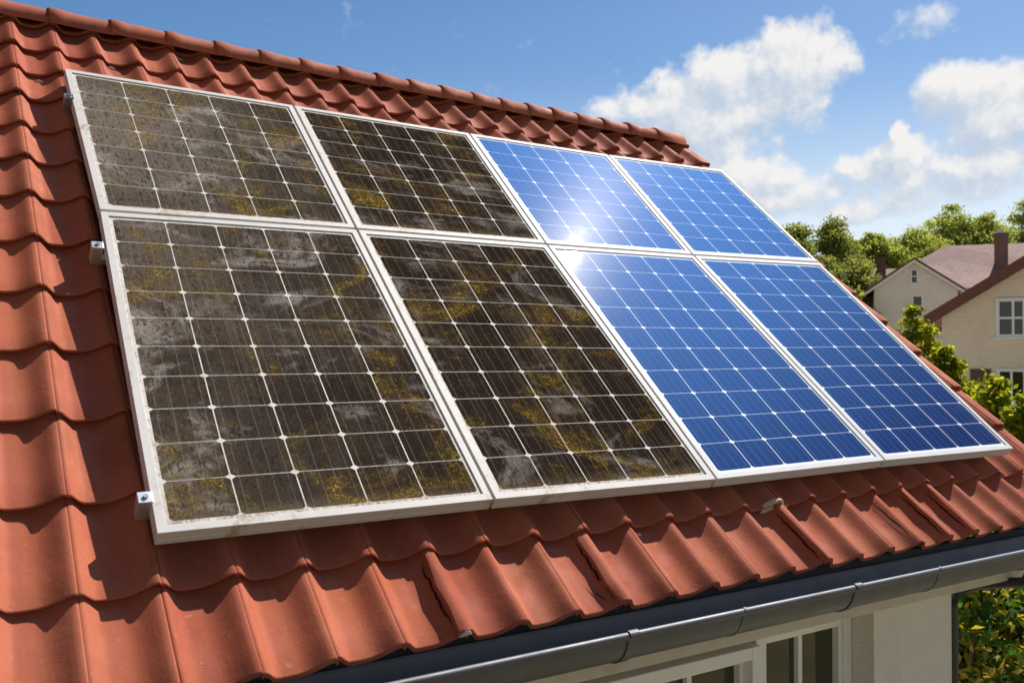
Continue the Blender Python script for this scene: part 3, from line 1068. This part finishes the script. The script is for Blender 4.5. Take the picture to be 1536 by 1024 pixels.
def leaves(name, blobs, n, size, mat, parent, seed, clumps=26, spread=.34, long=1.7, shell=.55):
    """crown of leaf faces: clumps scattered through ellipsoids (centre, radii); every leaf a folded blade"""
    rg = np.random.default_rng(seed)
    vol = np.array([b[1][0] * b[1][1] * b[1][2] for b in blobs]) ** .75
    which = rg.choice(len(blobs), n, p=vol / vol.sum())
    cen = np.array([b[0] for b in blobs], float)
    rad = np.array([b[1] for b in blobs], float)
    d = rg.normal(size=(len(blobs), clumps, 3))
    d /= np.linalg.norm(d, axis=2, keepdims=True)
    d *= (shell + (1 - shell) * rg.random((len(blobs), clumps, 1)) ** .6)
    ck = rg.integers(0, clumps, n)
    off = rg.normal(size=(n, 3))
    ln = np.linalg.norm(off, axis=1, keepdims=True)
    off *= np.minimum(1, 1.75 / ln) * spread * (.5 + rg.random((n, 1)))
    pos = cen[which] + (d[which, ck] + off) * rad[which]
    ctint = rg.random((len(blobs), clumps))
    tint = np.clip(.55 * ctint[which, ck] + .45 * rg.random(n) + .0, 0, 1)
    ax = rg.normal(size=(n, 3)) + np.array([0, 0, -.25])
    ax /= np.linalg.norm(ax, axis=1, keepdims=True)
    nr = rg.normal(size=(n, 3)) + np.array([0, 0, .9])
    sd_ = np.cross(ax, nr)
    sd_ /= np.linalg.norm(sd_, axis=1, keepdims=True) + 1e-9
    nr = np.cross(sd_, ax)
    s = size * (.6 + .8 * rg.random((n, 1)))
    A = pos - ax * s * long * .5
    Bm = pos + ax * s * long * .05 - nr * s * .10
    T = pos + ax * s * long * .5 - nr * s * .18
    Lf = pos + sd_ * s * .5 - ax * s * .05 + nr * s * .06
    Rt = pos - sd_ * s * .5 - ax * s * .05 + nr * s * .06
    V = np.stack([A, Lf, T, Rt, Bm], 1).reshape(-1, 3)
    base = np.arange(n)[:, None] * 5
    F = np.concatenate([base + np.array([[0, 4, 1]]), base + np.array([[1, 4, 2]]), base + np.array([[2, 4, 3]]), base + np.array([[3, 4, 0]])], 0)
    me = bpy.data.meshes.new(name)
    me.vertices.add(len(V))
    me.vertices.foreach_set('co', V.ravel())
    me.loops.add(F.size)
    me.loops.foreach_set('vertex_index', F.ravel().astype(np.int32))
    me.polygons.add(len(F))
    me.polygons.foreach_set('loop_start', np.arange(0, F.size, 3, dtype=np.int32))
    me.update()
    me.validate()
    at = me.attributes.new('tint', 'FLOAT', 'POINT')
    at.data.foreach_set('value', np.repeat(tint, 5).astype(np.float32))
    me.materials.append(mat)
    o = bpy.data.objects.new(name, me)
    COL.objects.link(o)
    o.parent = parent
    return o


def trunk(base_r, top, parent, seed, limbs, name='trunk'):
    rr = random.Random(seed)
    mb = MB()
    n = 6
    pts = [Vector((rr.uniform(-.1, .1) * q, rr.uniform(-.1, .1) * q, top.z * q / (n - 1))) + Vector((top.x, top.y, 0)) * (q / (n - 1)) for q in range(n)]
    mb.tube(pts, [base_r * (1 - .75 * q / (n - 1)) for q in range(n)], 9)
    for e in limbs:
        f = rr.uniform(.45, .85)
        s_ = pts[0].lerp(pts[-1], f)
        e = Vector(e)
        mid = s_.lerp(e, .5) + Vector((0, 0, -.08 * (e - s_).length))
        mb.tube([s_, mid, e], [base_r * .42, base_r * .27, base_r * .08], 7)
    return mb.build(name, M['bark'], parent)


def tree(name, cx, top, hw, bot, D, mat, seed, label, cat, group, n=6500, leaf=.30, lobes=9, wide=1.0):
    """a tree seen between the given heights: several lobes make an uneven crown"""
    rr = random.Random(seed)
    sc = D / 1375.5
    X = (cx - 768) * sc
    t = empty(name, (X, D, 0))
    tag(t, label, cat, group)
    zt, zb, r = EYE + (530 - top) * sc, EYE + (530 - bot) * sc, hw * sc
    zb = max(zb, .25 * r)
    H = zt - zb
    blobs = []
    for q in range(lobes):
        f = min(1, max(0, (q + .5) / lobes + rr.uniform(-.08, .08)))
        z = zb + H * (.10 + .80 * f)
        wr = r * wide * (1.0 - .75 * abs(f - .40) ** 1.25 * 1.5) * rr.uniform(.8, 1.15)
        a = q * 2.4 + rr.uniform(-.7, .7)
        rad = r * rr.uniform(.26, .62) * (1.0 - .38 * f)
        rho = max(0, wr - rad * .8) * (1 if f < .85 else .4)
        blobs.append(((math.cos(a) * rho, math.sin(a) * rho, min(z, zt - rad * .7)), (rad * rr.uniform(1.0, 1.5), rad * 1.15, rad * rr.uniform(.6, 1.0))))
    blobs.append(((0, 0, zb + H * .4), (r * .6, r * .6, H * .35)))
    leaves('crown', blobs, n, leaf, mat, t, seed)
    trunk(max(.05, r * .09), Vector((0, 0, zb + H * .7)), t, seed + 1, [b[0] for b in blobs[:6]])
    return t


GT = 'trees on the rise behind the neighbouring houses'
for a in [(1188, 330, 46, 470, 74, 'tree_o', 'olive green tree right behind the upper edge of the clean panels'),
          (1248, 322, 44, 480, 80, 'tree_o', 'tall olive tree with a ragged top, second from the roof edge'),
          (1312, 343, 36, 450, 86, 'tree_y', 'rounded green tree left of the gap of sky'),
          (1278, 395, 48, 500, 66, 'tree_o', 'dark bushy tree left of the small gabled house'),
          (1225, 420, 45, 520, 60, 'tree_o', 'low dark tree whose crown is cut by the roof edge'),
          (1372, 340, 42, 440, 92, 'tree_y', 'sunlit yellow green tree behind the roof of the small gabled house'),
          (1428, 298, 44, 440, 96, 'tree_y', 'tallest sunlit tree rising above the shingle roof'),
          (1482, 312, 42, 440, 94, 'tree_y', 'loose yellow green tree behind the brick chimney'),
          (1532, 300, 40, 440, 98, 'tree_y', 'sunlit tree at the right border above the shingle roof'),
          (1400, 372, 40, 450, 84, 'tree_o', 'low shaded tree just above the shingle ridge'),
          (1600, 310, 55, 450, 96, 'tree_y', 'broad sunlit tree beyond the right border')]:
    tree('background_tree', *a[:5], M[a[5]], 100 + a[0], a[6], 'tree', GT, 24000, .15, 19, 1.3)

GS = 'shrubs between the tiled roof and the nearest house'
for a in [(1368, 446, 36, 640, 11.5, 'yellow green conical shrub in front of the small gabled house window'),
          (1412, 505, 40, 660, 10.2, 'leafy shrub with a twig reaching across the beige wall'),
          (1488, 548, 46, 760, 9.2, 'bushy shrub with a pointed top in front of the low windows'),
          (1532, 575, 34, 780, 8.6, 'yellowing shrub at the right border above the tile edge'),
          (1440, 585, 38, 760, 9.6, 'dense shrub nearest the tile edge, between two taller ones')]:
    tree('garden_shrub', *a[:5], M['shrub'], 300 + a[0], a[5], 'shrub', GS, 11000, .036, 14, 1.1)

# hedge beyond the corner of the house
hd = empty('hedge', (4.9, 7.0, 0))
tag(hd, 'dark leafy hedge with yellow leaves below the gutter at the house corner', 'hedge')
hb = []
rr = random.Random(4)
for q in range(70):
    hb.append(((rr.uniform(-1.7, 2.6), rr.uniform(-.25, 1.5), rr.uniform(.15, 2.15)), (.42, .36, .36)))
leaves('foliage', hb, 52000, .052, M['hedge'], hd, 77, 22, .42, 1.8, .3)
hc = MB()
for q in range(12):
    x = -1.6 + q * .36
    hc.tube([(x, .15, 0), (x + rr.uniform(-.2, .2), .15, 1.0), (x + rr.uniform(-.3, .3), .1, 1.9)], [.03, .02, .008], 6)
hc.build('stem', M['bark'], hd)


# ------------------------------------------------------------------ neighbouring houses
def unproject(x, y, d, X0, D, rot):
    """house local x and height of a place seen in the photo, d metres behind the house front"""
    c, s_ = math.cos(rot), math.sin(rot)
    t = (x - 768) / 1375.5
    lx = (t * (D + d * c) - X0 + d * s_) / (c - t * s_)
    Y = D + lx * s_ + d * c
    return lx, EYE + (530 - y) / 1375.5 * Y


def house_window(parent, x0, x1, z0, z1, y, fr=.07, bars=(), rail=None):
    f = MB()
    f.box(x0, x0 + fr, y - .06, y + .04, z0, z1)
    f.box(x1 - fr, x1, y - .06, y + .04, z0, z1)
    f.box(x0 + fr, x1 - fr, y - .06, y + .04, z1 - fr, z1)
    f.box(x0 + fr, x1 - fr, y - .06, y + .04, z0, z0 + fr)
    f.box(x0 - .06, x1 + .06, y - .11, y - .061, z0 - .06, z0 + .01)
    wn = f.build('window', M['wframe'], parent)
    p = MB()
    p.box(x0 + fr, x1 - fr, y - .012, y - .004, z0 + fr, z1 - fr)
    p.build('pane', M['glass'], wn)
    b = MB()
    for xb in bars:
        b.box(xb - .03, xb + .03, y - .045, y - .013, z0 + fr, z1 - fr)
    if rail:
        xs = [x0 + fr] + [q for xb in bars for q in (xb - .03, xb + .03)] + [x1 - fr]
        for q in range(0, len(xs), 2):
            b.box(xs[q], xs[q + 1], y - .04, y - .013, rail - .03, rail + .03)
    if bars or rail:
        b.build('glazing_bar', M['wframe'], wn)
    return wn


# nearest neighbour: gable to the camera, only its left half in the picture
D1 = 26.0
s1 = D1 / 1375.5
P1 = px(1413, 530, D1)
h1 = empty('neighbour_house', (P1.x, D1, 0), (0, 0, R(-29)))
tag(h1, 'beige house with brown rake board and white windows at the right border', 'house')
WD1, SL = 8.4, math.tan(R(32.3))
ze = EYE + (530 - 498) * s1 + .52
wl = MB()
ap = ze + SL * WD1 / 2
wl.prism([(0, 0), (WD1, 0), (WD1, ze), (WD1 / 2, ap), (0, ze)], 0, .3)
wl.box(0, .3, .3, 9, 0, ze)
wl.box(WD1 - .3, WD1, .3, 9, 0, ze)
wl.prism([(0, 0), (WD1, 0), (WD1, ze), (WD1 / 2, ap), (0, ze)], 9, 9.3)
wl.build('wall', M['brick'], h1)
rf = MB()
oh = .46
for sg in (0, 1):
    def X(x):
        return x if sg == 0 else WD1 - x
    rf.prism([(X(-oh), ze - oh * SL + .04), (X(WD1 / 2), ap + .04), (X(WD1 / 2), ap + .20), (X(-oh), ze - oh * SL + .20)], -.32, 9.5)
rf.build('roof', M['shingle'], h1)
rk = MB()
for sg in (0, 1):
    def X(x):
        return x if sg == 0 else WD1 - x
    rk.prism([(X(-oh - .03), ze - oh * SL - .14), (X(WD1 / 2), ap - .10), (X(WD1 / 2), ap + .23), (X(-oh - .03), ze - oh * SL + .20)], -.40, -.325)
rk.build('rake_board', M['rake'], h1)
sf = MB()
sf.prism([(-oh, ze - oh * SL - .02), (WD1 / 2, ap + .0), (WD1 / 2, ap + .035), (-oh, ze - oh * SL + .035)], -.324, -.004)
sf.build('soffit', M['rake'], h1)


def q1(x, y):
    return unproject(x, y, 0.0, P1.x, D1, R(-29))


a, b = q1(1494, 506), q1(1540, 446)
house_window(h1, a[0], b[0], a[1], b[1], 0, .09, ((a[0] + b[0]) / 2 + .05,), (a[1] + b[1]) / 2 + .0)
a, b = q1(1494, 604), q1(1540, 552)
house_window(h1, a[0], b[0], a[1], b[1], 0, .09, ((a[0] + b[0]) / 2,), None)
a, b = q1(1455, 640), q1(1486, 553)
dr = MB()
dr.box(a[0], b[0], -.05, .0, .15, b[1])
dro = dr.build('door', M['door'], h1)
dh = MB()
dh.tube([(a[0] + .08, -.10, 1.15), (a[0] + .08, -.10, 1.30)], .015, 8)
dh.tube([(a[0] + .08, -.10, 1.22), (a[0] + .08, -.045, 1.22)], .010, 8)
dh.build('handle', M['zinc'], dro)
gt = MB()
gt.tube([(-oh - .08, -.3, ze - oh * SL + .02), (-oh - .08, 9.4, ze - oh * SL + .02)], .07, 10)
gt.build('gutter', M['rake'], h1)

# house further off: projecting gable, long shingle roof, chimney
D2 = 60.0
s2 = D2 / 1375.5
P2 = px(1312, 530, D2)
h2 = empty('gabled_house', (P2.x, D2, 0), (0, 0, R(-20)))
tag(h2, 'pale brick house with small attic window under a mauve shingle roof', 'house')


def q2(x, y, d=0.0):
    k = (D2 + d) / 1375.5
    return unproject(x, y, d, P2.x, D2, R(-20))


W2 = q2(1437, 0)[0]
apx, apz = q2(1371, 390)
eL, eR = q2(0, 432)[1], q2(0, 432)[1]
zl = apz - (apx) * .70
zr = apz - (W2 - apx) * .70
wl = MB()
wl.prism([(0, 0), (W2, 0), (W2, zr), (apx, apz), (0, zl)], 0, .3)
wl.box(0, .3, .3, 10, 0, zl)
wl.box(W2 + .0, W2 + 12, .5, .8, 0, zr)
wl.box(W2 + 11.7, W2 + 12, .8, 10, 0, zr)
wl.build('wall', M['brick2'], h2)
# main roof: ridge from (1415,368) to the right, sloping to the front; gable ridge runs back into it
rz = q2(1420, 368, 6)[1]
rx0 = q2(1418, 368, 6)[0]
rx1 = W2 + 12.6
mz = zr - .1
rf = MB()
gx, gz = apx, apz + .14
th = .12
fe = (-.55, .35)
# left slope and right slope of the gable roof (front edge overhangs)
nxt = [(-.55, -.40, zl - .55 * .70 + .08), (gx, -.40, gz), (gx + .25, 4.2, gz + .05), (rx0, 6.0, rz), (-.55, 9.0, zl - .3)]
low = [(x, y, z - th) for x, y, z in nxt]
rf.add(nxt + low, [(0, 1, 2, 3, 4), (9, 8, 7, 6, 5), (0, 1, 6, 5), (4, 0, 5, 9)])
rgt = [(gx, -.401, gz), (W2 + .35, -.401, zr - .35 * .70 + .10), (W2 + .35, .3, zr - .35 * .70 + .10), (gx + .25, 4.2, gz + .05)]
low = [(x, y, z - th) for x, y, z in rgt]
rf.add(rgt + low, [(0, 3, 2, 1), (4, 5, 6, 7), (0, 1, 5, 4), (1, 2, 6, 5)])
mn = [(W2 + .35, .3, mz - .12), (rx1, .3, mz - .12), (rx1, 6.0, rz), (rx0, 6.0, rz), (gx + .25, 4.2, gz + .05)]
low = [(x, y, z - th) for x, y, z in mn]
rf.add(mn + low, [(0, 1, 2, 3, 4), (9, 8, 7, 6, 5), (0, 1, 6, 5), (1, 2, 7, 6)])
bk = [(rx0, 6.0, rz - .002), (rx1, 6.0, rz - .002), (rx1, 11, mz), (-.5, 11, mz)]
rf.add(bk, [(0, 1, 2, 3)])
rfo = rf.build('roof', M['shingle'], h2)
rk = MB()
rk.prism([(-.60, zl - .60 * .70 - .16), (gx, gz - .30), (gx, gz - .13), (-.60, zl - .60 * .70 + .02)], -.47, -.405)
rk.prism([(W2 + .40, zr - .40 * .70 - .16), (gx, gz - .30), (gx, gz - .13), (W2 + .40, zr - .40 * .70 + .02)], -.47, -.405)
rk.build('rake_board', M['rakew'], h2)
rk = MB()
rk.prism([(-.62, zl - .60 * .70 + .025), (gx, gz - .125), (gx, gz + .04), (-.62, zl - .60 * .70 + .17)], -.48, -.405)
rk.prism([(W2 + .42, zr - .40 * .70 + .025), (gx, gz - .125), (gx, gz + .04), (W2 + .42, zr - .40 * .70 + .17)], -.48, -.405)
rk.build('roof_edge', M['rake'], h2)
a, b = q2(1366.5, 425), q2(1377.5, 403)
house_window(h2, a[0], b[0], a[1], b[1], 0, .07, (), (a[1] + b[1]) / 2)
a, b = q2(1368, 475), q2(1385, 442)
house_window(h2, a[0], b[0], a[1], b[1], 0, .09, (), (a[1] + b[1]) / 2)
gt = MB()
gt.tube([(W2 + .35, .22, mz - .2), (rx1, .22, mz - .2)], .08, 8)
gt.tube([(W2 + .1, .22, mz - .2), (W2 + .1, .2, .2)], .05, 8)
gt.build('gutter', M['rake'], h2)
ch = MB()
cx0, cz0 = q2(1494, 398, 3.2)
cx1, cz1 = q2(1512, 352, 3.2)
ch.box(cx0, cx1, 2.9, 3.7, cz0 - .9, cz1)
ch.box(cx0 - .07, cx1 + .07, 2.83, 3.77, cz1 + .001, cz1 + .13)
cho = ch.build('chimney', M['chim'], rfo)
pt = MB()
pt.tube([((cx0 + cx1) / 2, 3.3, cz1 + .13), ((cx0 + cx1) / 2, 3.3, cz1 + .42)], [.22, .18], 12)
pt.build('chimney_pot', M['rakew'], rfo)

# a roof among the trees, further still
D3 = 78.0
s3 = D3 / 1375.5
P3 = px(1296, 530, D3)
h3 = empty('distant_house', (P3.x, D3, 0))
tag(h3, 'tan roofed house half hidden by trees left of the gabled house', 'house')
wd3 = 3.6
wl = MB()
z3 = EYE + (530 - 432) * s3
wl.box(.1, wd3 + 2, .3, 5, 0, z3)
wl.build('wall', M['brick2'], h3)
rf = MB()
zt3 = EYE + (530 - 398) * s3
rf.prism([(-.2, z3 - .15), (2.6, zt3), (5.4, z3 - .15), (5.4, z3 - .3), (2.6, zt3 - .15), (-.2, z3 - .3)], -.2, wd3 + 2.3, 'x')
r3 = rf.build('roof', M['shingle2'], h3)
ch = MB()
ch.box(1.95, 2.55, 1.6, 2.2, zt3 - 1.0, zt3 + .75)
ch.box(1.88, 2.62, 1.53, 2.27, zt3 + .751, zt3 + .9)
ch.build('chimney', M['chim'], r3)
